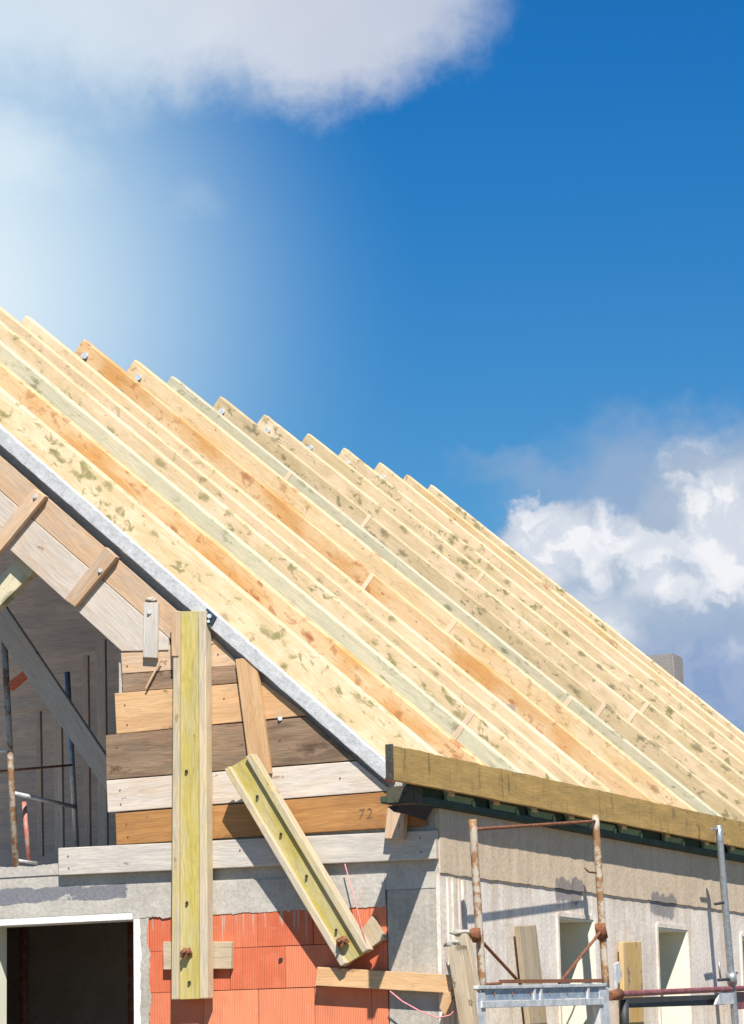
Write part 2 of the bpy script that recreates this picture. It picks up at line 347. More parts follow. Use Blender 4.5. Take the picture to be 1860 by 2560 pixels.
def box(bm, x0, x1, y0, y1, z0, z1):
    v = [bm.verts.new((x, y, z)) for x in (x0, x1) for y in (y0, y1) for z in (z0, z1)]
    for f in ((0, 1, 3, 2), (4, 6, 7, 5), (0, 4, 5, 1), (2, 3, 7, 6), (0, 2, 6, 4), (1, 5, 7, 3)): bm.faces.new([v[i] for i in f])
    return v
def boxo(name, x0, x1, y0, y1, z0, z1, mat, parent=None, bevel=.005):
    return slab(name, [(x0, y0, z0), (x1, y0, z0), (x1, y0, z1), (x0, y0, z1)], (0, y1-y0, 0), mat, parent, bevel=bevel)
def wbox(name, boxes, mat, parent, bevel=0):              # boxes in world axes (texture in metres of the building)
    bm = bmesh.new()
    for b_ in boxes: box(bm, *b_)
    if bevel: bmesh.ops.bevel(bm, geom=bm.edges[:], offset=bevel, segments=2, affect='EDGES')
    return link(name, bm, mat, parent)
def tube(name, pts, r, mat, parent=None, seg=14, wob=0.):
    pts = [Vector(p) for p in pts]; bm = bmesh.new(); rings = []
    for i, p in enumerate(pts):
        d = (pts[min(i+1, len(pts)-1)]-pts[max(i-1, 0)]).normalized()
        a = d.orthogonal().normalized() if i == 0 else (ua-d*ua.dot(d)).normalized()
        ua = a; b_ = d.cross(a); rr = r*(1+random.uniform(-wob, wob))
        rings.append([bm.verts.new(p+(a*cos(t)+b_*sin(t))*rr) for t in [2*math.pi*j/seg for j in range(seg)]])
    for A, B in zip(rings, rings[1:]):
        for j in range(seg): bm.faces.new((A[j], A[(j+1) % seg], B[(j+1) % seg], B[j]))
    bm.faces.new(rings[0][::-1]); bm.faces.new(rings[-1])
    o = link(name, bm, mat, parent)
    for p in o.data.polygons: p.use_smooth = len(p.vertices) == 4
    return o
def lump(name, c_, r, mat, parent=None, seed=0, sq=(1, 1, 1)):
    bm = bmesh.new(); bmesh.ops.create_icosphere(bm, subdivisions=3, radius=1.)
    for v in bm.verts:
        n = 1+.45*(mnoise.noise(v.co*1.7+Vector((seed, seed*2.3, 0)))) + .15*mnoise.noise(v.co*5+Vector((seed, 0, 0)))
        v.co = Vector((v.co.x*sq[0], v.co.y*sq[1], v.co.z*sq[2]))*r*n
    return link(name, bm, mat, parent, Matrix.Translation(c_), smooth=True)

# ------------------------------------------------------------------ ground
bm = bmesh.new(); bmesh.ops.create_grid(bm, x_segments=60, y_segments=60, size=900)
for v in bm.verts:
    d = max(0, v.co.length-60)
    v.co.z = -.004 + (mnoise.noise(v.co*.01)*min(d, 300)*.006 if d else 0)-min(d, 400)*.01
tag(link('ground', bm, M['ground']), 'bare trodden earth around the building shell', kind='structure')

# ------------------------------------------------------------------ house
house = empty('unfinished_house', (0, 0, 0), 'half built red block and concrete house with open timber rafters', 'house')
WX, YB = -9.4, 10.75            # far corner of the gable, back wall
# gable wall: column, clay blocks, ring beam
wbox('concrete_column', [(-.343, 0, 0, .30, 0, 2.70)], M['column'], house, .006)
bm = bmesh.new(); tl = bm.faces.layers.float.new('tone')
def blocks(x0, x1, zlist, off0):
    for ci, (z0, z1) in enumerate(zlist):
        xs = []; x = x1-((.11+.19*(ci % 2)+off0) % .375)
        while x > x0: xs.append(x); x -= .375
        e = [x1]+[q for q in xs if x1-q > .06 and q-x0 > .06]+[x0]
        for a, b_ in zip(e, e[1:]):
            nv = len(bm.faces); dy = random.uniform(-.004, .004); gz = random.uniform(.001, .005)
            box(bm, b_+random.uniform(.001, .003), a-random.uniform(.001, .003), dy, .25, z0+.001, z1-gz)
            bm.faces.ensure_lookup_table(); tn = random.random()
            for f in bm.faces[nv:]: f[tl] = tn
zl = [(2.149+.25*i, 2.399+.25*i) for i in (0,)]
Z = [(2.399, 2.64)]+[(2.399-.25*(i+1), 2.399-.25*i) for i in range(9)]
Z.append((0, Z[-1][0]))
blocks(-2.03, -.345, Z, .0)
blocks(WX, -3.16, Z, .1)
blocks(-3.16, -2.03, [zz for zz in Z if zz[1] < 1.16], .05)
bi = link('brick_infill', bm, M['brick'], house)
wbox('mortar_joint', [(-2.03, -.345, .008, .24, 1.2, 2.60)], M['dark_end'], bi)
# ring beam with a rough cast top and slurry drips at its lower edge
def ragged(name, x0, x1, zb, zt, y0, y1, mat, nb, nt, parent, step=.012, seed=0.):
    bm = bmesh.new(); n = int((x1-x0)/step)
    row = []
    for i in range(n+1):
        x = x0+(x1-x0)*i/n
        b_ = zb+nb*(mnoise.noise(Vector((x*9, seed, 0)))*.8+mnoise.noise(Vector((x*45, seed, 3)))*.7)
        t = zt+nt*(mnoise.noise(Vector((x*7, seed, 9)))+.5*mnoise.noise(Vector((x*30, seed, 9))))
        row.append([bm.verts.new((x, y, z)) for y, z in ((y0, b_), (y0, t), (y1, t), (y1, b_))])
    for A, B in zip(row, row[1:]):
        for j in range(4): bm.faces.new((A[j], A[(j+1) % 4], B[(j+1) % 4], B[j]))
    bm.faces.new(row[0]); bm.faces.new(row[-1][::-1])
    return link(name, bm, mat, parent)
wbox('ring_beam', [(WX, 0, .001, .30, 2.70, 2.955)], M['ring'], house)
ragged('ring_beam', -2.07, -.35, 2.605, 2.80, -.007, .24, M['ring'], .018, .0, house, seed=1.)
ragged('ring_beam', WX, -2.0, 2.642, 2.80, -.004, .24, M['ring'], .0, .0, house, seed=2.)
ragged('ring_beam', WX, -2.25, 2.90, 2.965, -.006, .25, M['ring'], .0, .016, house, step=.02, seed=4.)
# solid gable above, behind the shuttering, left open to the attic
zr = lambda x: 3.475-.852*x
zg = lambda x, o: zr(x)-o
slab('gable_wall', [(-4.7, .03, zg(-4.7, .28)), (-.1, .03, zg(-.1, .28)), (-.1, .03, zg(-.1, .62)), (-4.7, .03, zg(-4.7, .62))], (0, .20, 0), M['ring'], house, bevel=0)
slab('gable_wall', [(-2.16, .0, 2.955), (-.02, .0, 2.955), (-.02, .0, 3.17), (-2.16, .0, zr(-2.16)-.36)], (0, .24, 0), M['ring'], house, bevel=0)
wbox('attic_floor', [(WX, -.02, .31, YB, 2.72, 2.93)], M['inner'], house)
wbox('partition_wall', [(WX, -.3, 3.3, 3.45, 2.93, 3.6), (-8.6, -.9, 3.3, 3.45, 3.6, 4.2), (-7.8, -1.8, 3.3, 3.45, 4.2, 4.9), (-6.9, -2.6, 3.3, 3.45, 4.9, 5.6), (-6.1, -3.4, 3.3, 3.45, 5.6, 6.3), (-5.4, -4.1, 3.3, 3.45, 6.3, 6.9)], M['inner2'], house)
wbox('partition_wall', [(WX, -.96, 2.3, 2.45, 0, 2.72)], M['inner'], house)
wbox('partition_wall', [(-.95, -.80, .31, 2.45, 0, 2.72)], M['inner'], house)
wbox('back_wall', [(WX, 0, YB-.25, YB, 0, 3.17)], M['inner'], house)
wbox('back_wall', [(WX, WX+.3, .31, YB-.26, 0, 3.17)], M['inner'], house)
slab('back_wall', [(WX, YB-.2, 3.17), (0, YB-.2, 3.17), (-4.7, YB-.2, 7.1)], (0, .18, 0), M['inner'], house, bevel=0)
# side wall with two narrow openings
W1 = (1.872, 2.496); W2 = (3.751, 4.378); ZT = 2.605; ZS = 1.25
W3 = (5.62, 6.25)
segs = [(.301, W1[0]), (W1[1], W2[0]), (W2[1], W3[0]), (W3[1], YB-.26)]
bx_ = [(-.42, 0, a, b_, 0, 2.785) for a, b_ in segs]+[(-.419, -.001, a, b_, 0, ZS) for a, b_ in (W1, W2, W3)]+[(-.419, -.001, a, b_, ZT, 2.784) for a, b_ in (W1, W2, W3)]
wbox('side_wall', bx_+[(-.342, 0, .0005, .3, 2.701, 2.785)][:0], M['side'], house)
wbox('side_wall', [(-.02, .003, -.001, .302, 0, 2.785)], M['side'], house)
bm = bmesh.new(); N = 240; row = []
for i in range(N+1):
    y = .0035+(YB-.02)*i/N
    zb = 2.785+.006*mnoise.noise(Vector((y*6, 0, 0)))+.004*mnoise.noise(Vector((y*40, 0, 0))); xo = .010+.003*mnoise.noise(Vector((y*8, 5, 0)))
    row.append([bm.verts.new(p) for p in ((xo, y, zb), (xo, y, 3.165), (-.30, y, 3.165), (-.30, y, zb))])
for A, B in zip(row, row[1:]):
    for j in range(4): bm.faces.new((A[j], A[(j+1) % 4], B[(j+1) % 4], B[j]))
bm.faces.new(row[0]); bm.faces.new(row[-1][::-1]); link('ring_beam', bm, M['band'], house)['label'] = 'tan concrete band along the top of the side wall'
# vertical formwork fins near the corner
for yy, ww, pr in ((.10, .02, .012), (.17, .03, .016), (.27, .016, .010), (.33, .05, .012)):
    wbox('formwork_fin', [(-.004, pr, yy, yy+ww, .4, 2.76)], M['side'], house, .002)
# window linings
for a, b_ in (W1, W2, W3):
    wdw = slab('window', [(.006, b_-.012, ZS), (-.415, b_-.012, ZS), (-.415, b_-.012, ZT-.012), (.006, b_-.012, ZT-.012)], (0, .010, 0), M['lining'], house, bevel=0)
    wbox('frame', [(-.40, .004, a+.002, a+.014, ZS, ZT-.014), (-.40, .004, a+.002, b_-.014, ZT-.013, ZT-.001)], M['lining'], wdw)
    wbox('frame', [(-.012, .012, b_+.002, b_+.035, ZS, ZT+.02), (-.012, .012, a-.03, a-.002, ZS, ZT+.02), (-.012, .010, a-.002, b_+.002, ZT+.001, ZT+.03)], M['side'], wdw)
    wbox('room_shade_panel', [(-.40, -.39, a+.014, b_-.014, ZS, ZT-.014)], M['darksteel'], wdw)  # dark panel put in for the shade of the room behind
# big gable opening with white edging
gw = wbox('window', [(-3.13, -2.062, -.004, .22, 2.600, 2.640)], M['white'], house)
bm = bmesh.new(); n = 90; row = []
for i in range(n+1):
    z = 1.2+(2.638-1.2)*i/n; xr_ = -2.015+.012*mnoise.noise(Vector((z*9, 0, 0)))+.008*mnoise.noise(Vector((z*30, 0, 0)))
    row.append([bm.verts.new(p) for p in ((-2.062, -.006, z), (xr_, -.006, z), (xr_, .22, z), (-2.062, .22, z))])
for A, B in zip(row, row[1:]):
    for j in range(4): bm.faces.new((A[j], A[(j+1) % 4], B[(j+1) % 4], B[j]))
bm.faces.new(row[0]); bm.faces.new(row[-1][::-1]); link('frame', bm, M['white'], gw)
bm = bmesh.new(); row = []
for i in range(n+1):
    z = 1.2+(2.70-1.2)*i/n; xr_ = -1.955+.03*mnoise.noise(Vector((z*5, 7, 0)))+.012*mnoise.noise(Vector((z*28, 7, 0)))
    row.append([bm.verts.new(p) for p in ((-2.03, -.004, z), (xr_, -.004, z), (xr_, .01, z), (-2.03, .01, z))])
for A, B in zip(row, row[1:]):
    for j in range(4): bm.faces.new((A[j], A[(j+1) % 4], B[(j+1) % 4], B[j]))
link('mortar_strip', bm, M['column'], gw)
wbox('frame', [(-3.155, -3.12, -.004, .22, 1.2, 2.64)], M['lining'], gw)
wbox('sill', [(-3.16, -2.02, -.03, .26, 1.16, 1.2)], M['column'], gw)

# roof: unseen sheet added below the rafters to keep sun out of the attic
ph = math.atan(.852); n_ = Vector((sin(ph), 0, cos(ph)))
def on(x, off=0., y=0.): return Vector((x, y, zr(x)))-n_*off
slab('roof', [on(-.30, .225, .24), on(-4.75, .225, .24), on(-4.75, .245, .24), on(-.30, .245, .24)], (0, YB-.26, 0), M['sun_screen'], house, bevel=0)
RY = [.05, .74, 1.36, 2.0, 2.47, 2.98, 3.86, 4.72, 5.31, 6.18, 7.05, 7.91, 8.7, 9.5, 10.1, 10.7]
RM = ['r_cream', 'r_orange', 'r_green', 'r_cream', 'r_smooth', 'r_smooth', 'r_orange', 'r_peach', 'r_green', 'r_olive', 'r_cream', 'r_olive', 'r_cream', 'r_smooth', 'r_peach', 'r_cream']
RL = ['cream front rafter with many green knots', 'orange stained second rafter', 'grey green rafter beside the orange one', 'cream knotty rafter', 'cream rafter', 'smooth pale rafter', 'strongly orange stained rafter in the middle of the roof', 'peach coloured rafter', 'grey green rafter', 'olive rafter', 'cream knotty rafter', 'olive rafter with chalky edge', 'cream rafter', 'pale rafter', 'peach rafter with orange streak', 'last cream rafter at the far end']
RT, RD = .085, .22
for i, (yy, mm) in enumerate(zip(RY, RM)):
    T = on(-4.71+random.uniform(-.02, .02), random.uniform(0, .008)); Bt = T-n_*RD
    L = Vector((.06, 0, zr(.06))); Lb = L-Vector((0, 0, RD/cos(ph)))
    sx_ = (3.475-RD/cos(ph)-3.238)/.852; spl = {15: .48, 14: .36, 13: .22, 12: .1}.get(i, 0); p = [Vector((q.x, yy-spl*(q.x+4.7)/4.76, q.z)) for q in (T, L, Vector((.06, 0, 3.238)), Vector((sx_, 0, 3.238)), Bt)]
    r = slab('rafter', p, (0, RT, 0), M[mm], house, bevel=.012, seg=3); r['label'] = RL[i]
    if i > 2:
        c_ = on(-4.62, .10)
        tube('bolt', [(c_.x, yy+.004, c_.z), (c_.x, yy-.022, c_.z)], .026, M['bolt'], r)
    # green treated tail under the eaves
    tb = wbox('rafter_tail', [(.030, .052, yy-.02, yy+RT+.30, 3.205, 3.255), (.050, .062, yy+RT+.26, yy+RT+.30, 3.195, 3.235)], M['green_tail'], house, .004)
for i, xs in ((1, (-.42,)), (2, (-.62,)), (5, (-2.2,)), (6, (-1.9,)), (7, (-3.6, -1.2)), (8, (-1.25, -3.3)), (9, (-1.3,)), (10, (-1.5, -3.0)), (11, (-2.4,))):
    for x in xs:             # light splice battens on the flank of a rafter
        yy = RY[i+1]; q = [on(x, .006), on(x+.03, .006), on(x+.03, .20), on(x, .20)]
        slab('splice_batten', [Vector((s_.x, yy-.004, s_.z)) for s_ in q], (0, .012, 0), M['splice'], house, bevel=.002)
# eaves: fascia running past the gable, wall plate, corner block
fz0, fz1 = 3.256, 3.450
fa = at(982, 1900, 0, .125).y
bm = bmesh.new(); N = 160; row = []
for i in range(N+1):
    y = fa+(11.1-fa)*i/N; t = fz1+.006*mnoise.noise(Vector((y*3, 0, 0)))+.005*mnoise.noise(Vector((y*17, 0, 0))); b_ = fz0+.004*mnoise.noise(Vector((y*2, 4, 0)))
    row.append([bm.verts.new(Vector(p)-Vector((.08, 5, 3.36))) for p in ((.125, y, b_), (.125, y, t), (.085, y, t), (.085, y, b_))])
for A, B in zip(row, row[1:]):
    for j in range(4): bm.faces.new((A[j], A[(j+1) % 4], B[(j+1) % 4], B[j]))
bm.faces.new(row[0]); bm.faces.new(row[-1][::-1])
fo = bmesh.new()
rot = Matrix.Rotation(radians(-90), 4, 'Z')
bm.transform(rot)
fas = link('fascia_board', bm, M['fascia'], house, Matrix.Translation((.08, 5, 3.36)) @ rot.inverted()); fas['label'] = 'weathered golden brown eaves board running past the gable'
wbox('end_grain', [(.081, .129, fa-.004, fa+.001, fz0-.004, fz1+.006)], M['dark_end'], fas)
yc = at(1035, 2000, 0, .062).y
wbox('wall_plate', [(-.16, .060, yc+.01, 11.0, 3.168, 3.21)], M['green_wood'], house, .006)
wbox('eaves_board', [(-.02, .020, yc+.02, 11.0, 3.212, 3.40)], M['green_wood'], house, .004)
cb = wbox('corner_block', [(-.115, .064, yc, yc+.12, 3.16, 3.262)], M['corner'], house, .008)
# grey rake rail along the foot of the first rafter
rk = [at(x, y, 1, -.092) for x, y in ((-40, 1031), (984, 1922), (967, 1954), (-40, 1077))]
rake = slab('rake_rail', rk, (0, .06, 0), M['rake'], house, bevel=.006, cuts=60, jit=.0018); rake['label'] = 'pale grey rail along the sloping edge of the gable'
q = [at(x, y, 1, -.104) for x, y in ((516, 1520), (541, 1542), (530, 1562), (505, 1558))]
jb = slab('joint_bracket', q, (0, .02, 0), M['bracket'], rake, bevel=.003)
tube('bolt', [at(523, 1540, 1, -.125), at(523, 1540, 1, -.10)], .014, M['bolt'], rake)
tube('bolt', [at(521, 1553, 1, -.122), at(521, 1553, 1, -.10)], .010, M['bolt'], rake)
# chimney stack outside the far gable
c0 = at(1610, 1646, 1, 11.0); ch = wbox('chimney', [(c0.x, c0.x+.30, 11.0, 11.30, 0, c0.z+.03)], M['chim'], house, .02)
wbox('mortar_joint', [(c0.x+.004, c0.x+.296, 10.996, 11.304, c0.z-.31, c0.z-.298)], M['dark_end'], ch)

# ------------------------------------------------------------------ shuttering boards on the gable (each lifted off by itself)
GB = 'shuttering boards across the gable'
def fb(name, px, y0, t, mat, label, cat='board', group=None, **kw):
    o = board(name, px, y0, t, M[mat], None, **kw); return tag(o, label, cat, group)
fb('formwork_board', [(302, 1632), (533, 1596), (588, 1650), (588, 1664), (305, 1684)], -.044, .027, 'tan', 'light tan plank at the top of the gable stack, below the sloping boards', group=GB)
fb('formwork_board', [(305, 1686), (603, 1663), (649, 1702), (307, 1731)], -.046, .027, 'brown', 'narrow brown plank with a rough edge, second from the top of the stack', group=GB)
fb('formwork_board', [(286, 1733), (655, 1704), (766, 1788), (291, 1835)], -.045, .027, 'honey', 'wide honey coloured plank above the dark brown plank', group=GB)
fb('formwork_board', [(264, 1838), (764, 1793), (888, 1900), (266, 1949)], -.048, .027, 'brown', 'wide dark brown stained plank in the middle of the stack', group=GB)
fb('formwork_board', [(266, 1951), (888, 1903), (966, 1968), (966, 1977), (269, 2031)], -.045, .027, 'pale', 'whitish plank with cement wash below the dark brown plank', group=GB)
o = fb('formwork_board', [(288, 2034), (1062, 1972), (1064, 2064), (291, 2112)], -.042, .027, 'orange', 'orange brown plank with pencilled numbers just above the long grey board', group=GB)
fb('formwork_board', [(145, 2120), (1088, 2075), (1090, 2147), (146, 2188)], -.048, .045, 'grey', 'long grey weathered board nailed across the top of the concrete beam', group=GB, bevel=.005)
# pencilled 72 on the orange plank
tcv = bpy.data.curves.new('pencil_mark', 'FONT'); tcv.body = '72'; tcv.size = .085; tcv.extrude = .0006; tcv.space_character = 1.25; tcv.shear = .15
to = bpy.data.objects.new('pencil_mark', tcv); COL.objects.link(to)
dg = bpy.context.evaluated_depsgraph_get(); me = bpy.data.meshes.new_from_object(to.evaluated_get(dg)); bpy.data.objects.remove(to)
M['pencil'] = plain('pencil', (.20, .11, .05), .9)
me.materials.clear(); me.materials.append(M['pencil'])
pm = bpy.data.objects.new('pencil_mark', me); COL.objects.link(pm); pm.parent = o
pp = at(895, 2048, 1, -.0435); pm.matrix_local = WM[o.name].inverted() @ (Matrix.Translation(pp) @ Matrix.Rotation(radians(90), 4, 'X') @ Matrix.Rotation(radians(2), 4, 'Z'))
# sloping boards under the rake rail
e = lambda x0, y0, s: (lambda x: y0+s*(x-x0))
tp = e(116, 1240, .872); jn = e(0, 1226, .872); lo = e(79, 1423, .905)
fb('sloping_board', [(-60, tp(-60)), (535, tp(535)+2), (470, jn(470)+18), (427, jn(427)), (-60, jn(-60))], -.050, .027, 'tan', 'upper sloping tan board tight under the grey rake rail', group='sloping gable boards')
fb('sloping_board', [(-60, jn(-60)+2), (421, jn(421)+2), (421, 1625), (304, 1628), (-60, lo(-60))], -.052, .027, 'pale', 'lower sloping whitish board edging the attic opening', group='sloping gable boards')
CG = 'cleats nailed over the sloping boards'
def nail(px, y0, parent, r=.013, nm='nail', mat='bolt'): tube(nm, [at(*px, 1, y0), at(*px, 1, y0-.012)], r, M[mat], parent, seg=10)
c1 = fb('cleat', [(84, 1221), (113, 1240), (-12, 1392), (-40, 1372)], -.098, .045, 'tan', 'upper slanting cleat at the left edge across both sloping boards', 'cleat', CG); nail((87, 1241), -.098, c1)
c2 = fb('cleat', [(263, 1367), (291, 1392), (187, 1517), (161, 1498)], -.098, .045, 'tan', 'lower slanting brownish cleat across both sloping boards', 'cleat', CG); nail((250, 1426), -.098, c2)
c3 = fb('cleat', [(359, 1506), (395, 1506), (391, 1645), (357, 1643)], -.080, .027, 'grey', 'short upright grey cleat where the sloping boards meet the planks', 'cleat'); nail((373, 1530), -.080, c3)
lump('mortar_lump', at(376, 1499, 1, -.066), .020, M['mortar'], c3, 3, (1.8, 1, .8))
bt = fb('batten', [(588, 1648), (639, 1641), (676, 1934), (625, 1936)], -.082, .033, 'honey', 'plain leaning batten right of the yellow beam, top under the rake rail', 'batten')
nail((700, 1796), -.048, None or bt, .014)
fb('spacer_block', [(407, 2352), (424, 2349), (424, 2424), (407, 2426)][:0] or [(407, 2354), (579, 2354), (577, 2422), (408, 2424)], -.040, .038, 'old', 'short horizontal board behind the foot of the yellow upright beam', 'block')
fb('spacer_block', [(968, 2020), (1012, 2020), (1006, 2098), (960, 2096)], -.11, .060, 'tan', 'short upright block under the dark corner end of the eaves', 'block')

tube('hole', [at(702, 2400, 1, -.0025), at(702, 2400, 1, -.006)], .014, M['hole'], house)
BDS = [q for q in COL.objects if q.name.startswith('formwork_board')]
for k_, yy, ps in ((0, -.044, ((318, 1665), (545, 1636))), (2, -.045, ((312, 1762), (318, 1812), (560, 1746))), (3, -.048, ((292, 1868), (296, 1925), (700, 1850))), (4, -.045, ((300, 1975), (302, 2010), (850, 1945))), (5, -.042, ((316, 2060), (320, 2092), (720, 2040))), (6, -.048, ((1050, 2095), (1052, 2130), (170, 2140), (172, 2170), (600, 2125)))):
    for p_ in ps: nail(p_, yy+.008, BDS[k_], .005, 'nail', 'rust')
# yellow timber I-beams
def ibeam(name, tl_, tr_, br_, bl_, fy, depth, label):
    """four corners of the beam seen from the front (px, y plane of each end)"""
    (a, ya), (b_, yb) = (tl_, fy[0]), (bl_, fy[1])
    TL, TR, BR, BL = at(*tl_, 1, fy[0]), at(*tr_, 1, fy[0]), at(*br_, 1, fy[1]), at(*bl_, 1, fy[1])
    root = empty(name, tuple((BL+BR)/2), label, 'timber beam', 'yellow formwork beams')
    L = lambda s: (TL.lerp(TR, s), BL.lerp(BR, s))
    dY = Vector((0, depth, 0)); fl = .20
    for s0, s1 in ((0, fl), (1-fl-.02, 1)):
        (t0, b0), (t1, b1) = L(s0), L(s1)
        slab('flange', [t0, t1, b1, b0], dY, M['flange'], root, bevel=.006)
    (t0, b0), (t1, b1) = L(fl-.01), L(1-fl-.01)
    off = Vector((0, depth*.34, 0))
    slab('web', [t0+off, t1+off, b1+off, b0+off], (0, depth*.4, 0), M['yellow'], root, bevel=.002)
    return root
v1 = ibeam('formwork_beam', (433, 1527), (514, 1526), (519, 2496), (428, 2499), (-.128, -.128), .078, 'long upright yellow timber beam standing against the gable boards')
v2 = ibeam('formwork_beam', (560, 1923), (628, 1883), (921, 2373), (851, 2416), (-.245, -.135), .078, 'shorter slanting yellow timber beam leaning across the gable boards')
for px in ((466, 1928), (467, 2257), (473, 2456)): nail(px, -.1025, v1, .010, 'nail_hole', 'hole')
for (x, y), yy in (((643, 1991), -.213), ((702, 2085), -.192), ((766, 2190), -.170), ((840, 2325), -.142)): nail((x, y), yy+.028-.017, v2, .009, 'nail_hole', 'hole')
def clamp(px, y0, parent, sd):
    c_ = at(*px, 1, y0)
    lump('rusty_clamp', c_, .026, M['rust'], parent, sd, (1.3, 1.0, .9))
    tube('clamp_rod', [c_+Vector((.02, .01, .02)), c_+Vector((-.01, -.05, -.01))], .008, M['rust'], parent)
    slab('clamp_plate', [c_+Vector(p) for p in ((-.035, -.02, -.03), (.012, -.02, -.038), (.016, -.02, -.012), (-.03, -.02, -.004))], (0, .012, 0), M['rust'], parent, bevel=.002)
clamp((466, 2380), -.122, v1, 2.); clamp((856, 2352), -.150, v2, 5.)

# timbers at the foot of the corner
hb = fb('horizontal_timber', [(793, 2417), (1137, 2438), (1128, 2483), (788, 2464)], -.075, .07, 'honey', 'horizontal sawn timber across the red blocks, meeting the propped timbers at the corner', 'timber')
fb('wood_offcut', [(905, 2322), (928, 2290), (962, 2345), (915, 2377)], -.05, .045, 'old', 'small tilted wood offcut behind the foot of the slanting beam', 'offcut')
PT = 'old timbers propped at the corner'
t1 = tag(slab('propped_timber', [at(x, y, 1, -.16) for x, y in ((1117, 2368), (1153, 2362), (1188, 2575), (1150, 2575))], (0, .08, 0), M['old']), 'thick weathered prop nearest the corner with mortar stuck on its top', 'timber', PT)
lump('mortar_lump', at(1133, 2359, 1, -.12), .034, M['mortar'], t1, 1., (1.5, 1, .75))
t2 = tag(slab('propped_timber', [at(x, y, 1, -.06) for x, y in ((1139, 2335), (1165, 2335), (1192, 2470), (1190, 2575), (1170, 2575))], (0, .06, 0), M['old']), 'thinner weathered prop right behind the thick one, mortar on top', 'timber', PT)
lump('mortar_lump', at(1150, 2332, 1, -.03), .036, M['mortar'], t2, 4., (1.5, 1, .6))
tag(slab('brace_board', [at(x, y, 1, -.10) for x, y in ((1108, 2480), (1140, 2478), (1112, 2540), (1098, 2520))], (0, .03, 0), M['honey']), 'small brace piece under the right end of the horizontal timber', 'brace')
tag(slab('standing_plank', [at(x, y, 0, .06) for x, y in ((1298, 2314), (1341, 2312), (1372, 2590), (1328, 2590))], (-.035, 0, 0), M['old'], bevel=.006), 'pale weathered plank standing against the side wall left of the first window', 'plank', 'planks standing against the side wall')
tag(slab('standing_plank', [at(x, y, 0, .06) for x, y in ((1558, 2355), (1604, 2353), (1612, 2590), (1564, 2590))], (-.035, 0, 0), M['gold_plank'], bevel=.006), 'golden plank standing between the two side windows', 'plank', 'planks standing against the side wall')

tag(slab('wood_splinter', [at(x, y, 1, -.07) for x, y in ((398, 1652), (404, 1650), (366, 1722), (362, 1720))], (0, .006, 0), M['tan'], bevel=.001), 'thin split sliver slanting down from the yellow beam over the top planks', 'splinter')
slab('end_cleat', [at(x, y, 1, -.135) for x, y in ((427, 1528), (447, 1528), (446, 1640), (429, 1640))], (0, .006, 0), M['tan'], v1, bevel=.002)
# dark sheet and red cap under the eaves corner
pts = [at(968, 2016, 1, -.30), at(1000, 2012, 1, -.30), at(1086, 2014, 1, -.12), at(1064, 2052, 1, -.10), at(1018, 2036, 1, -.22), at(985, 2030, 1, -.30)]
bm = bmesh.new(); vs = [bm.verts.new(p) for p in pts]; vb = [bm.verts.new(p+Vector((0, .006, 0))) for p in pts]
bm.faces.new(vs); bm.faces.new(vb[::-1])
for i in range(6): bm.faces.new((vs[i], vb[i], vb[(i+1) % 6], vs[(i+1) % 6]))
tag(link('plastic_sheet', bm, M['plastic']), 'dark blue plastic flap hanging under the eaves corner', 'plastic sheet')
tag(lump('red_cap', at(976, 1947, 1, -.72), .022, M['red'], None, 2., (1.4, 1, .8)), 'small bright red cap at the foot of the rake rail', 'cap')
# strings
def catenary(a, b_, sag, n=24): return [a.lerp(b_, i/n)-Vector((0, 0, sag*4*(i/n)*(1-i/n))) for i in range(n+1)]
tag(tube('string', [at(862, 2160, 1, -.06), at(890, 2260, 1, -.08), at(917, 2368, 1, -.13)], .0035, M['string'], None, 6), 'pink mason string hanging beside the slanting beam', 'string')
tag(tube('string', [at(x, y, 1, -.10) for x, y in ((975, 2478), (1005, 2503), (1050, 2528), (1095, 2545), (1125, 2538), (1143, 2520), (1149, 2498), (1143, 2478))], .0045, M['string'], None, 6), 'pink string looped below the horizontal timber', 'string')

# ------------------------------------------------------------------ scaffold along the side wall
SX = .22
def sp(x, y, v=SX): return at(x, y, 0, v)
sc = empty('pipe_scaffold', tuple(sp(1205, 2470)), 'rusty flaking scaffold frame with diagonal braces in front of the first side window', 'scaffold')
def pole(a, b_, r, m, parent, nm='post', ext=0., wob=.03):
    A, B = sp(*a), sp(*b_); B = B+(B-A).normalized()*ext
    n = 14; return tube(nm, [A.lerp(B, i/n) for i in range(n+1)], r, M[m], parent, wob=wob)
pole((1181, 2048), (1207, 2475), .024, 'rustpaint', sc)
pole((1488, 2036), (1515, 2470), .024, 'rustpaint', sc)
pole((1190, 2073), (1486, 2053), .0105, 'rust', sc, 'top_rail', wob=0)
pole((1190, 2338), (1302, 2459), .010, 'rust', sc, 'brace', wob=0)
pole((1502, 2328), (1398, 2459), .010, 'rust', sc, 'brace', wob=0)
pole((1205, 2462), (1252, 2458), .009, 'rust', sc, 'bar', wob=0)
slab('bar', [sp(1254, 2449, .235), sp(1506, 2447, .235), sp(1506, 2456, .235), sp(1254, 2458, .235)], (-.02, 0, 0), M['rust'], sc, bevel=.002)
for a, b_ in (((1186, 2325), (1192, 2352)), ((1499, 2312), (1507, 2345))): tube('coupler', [sp(*a), sp(*b_)], .032, M['rust'], sc, wob=.15)
tube('hook', [sp(1462, 2170), sp(1472, 2180), sp(1490, 2182)], .006, M['rust'], sc)
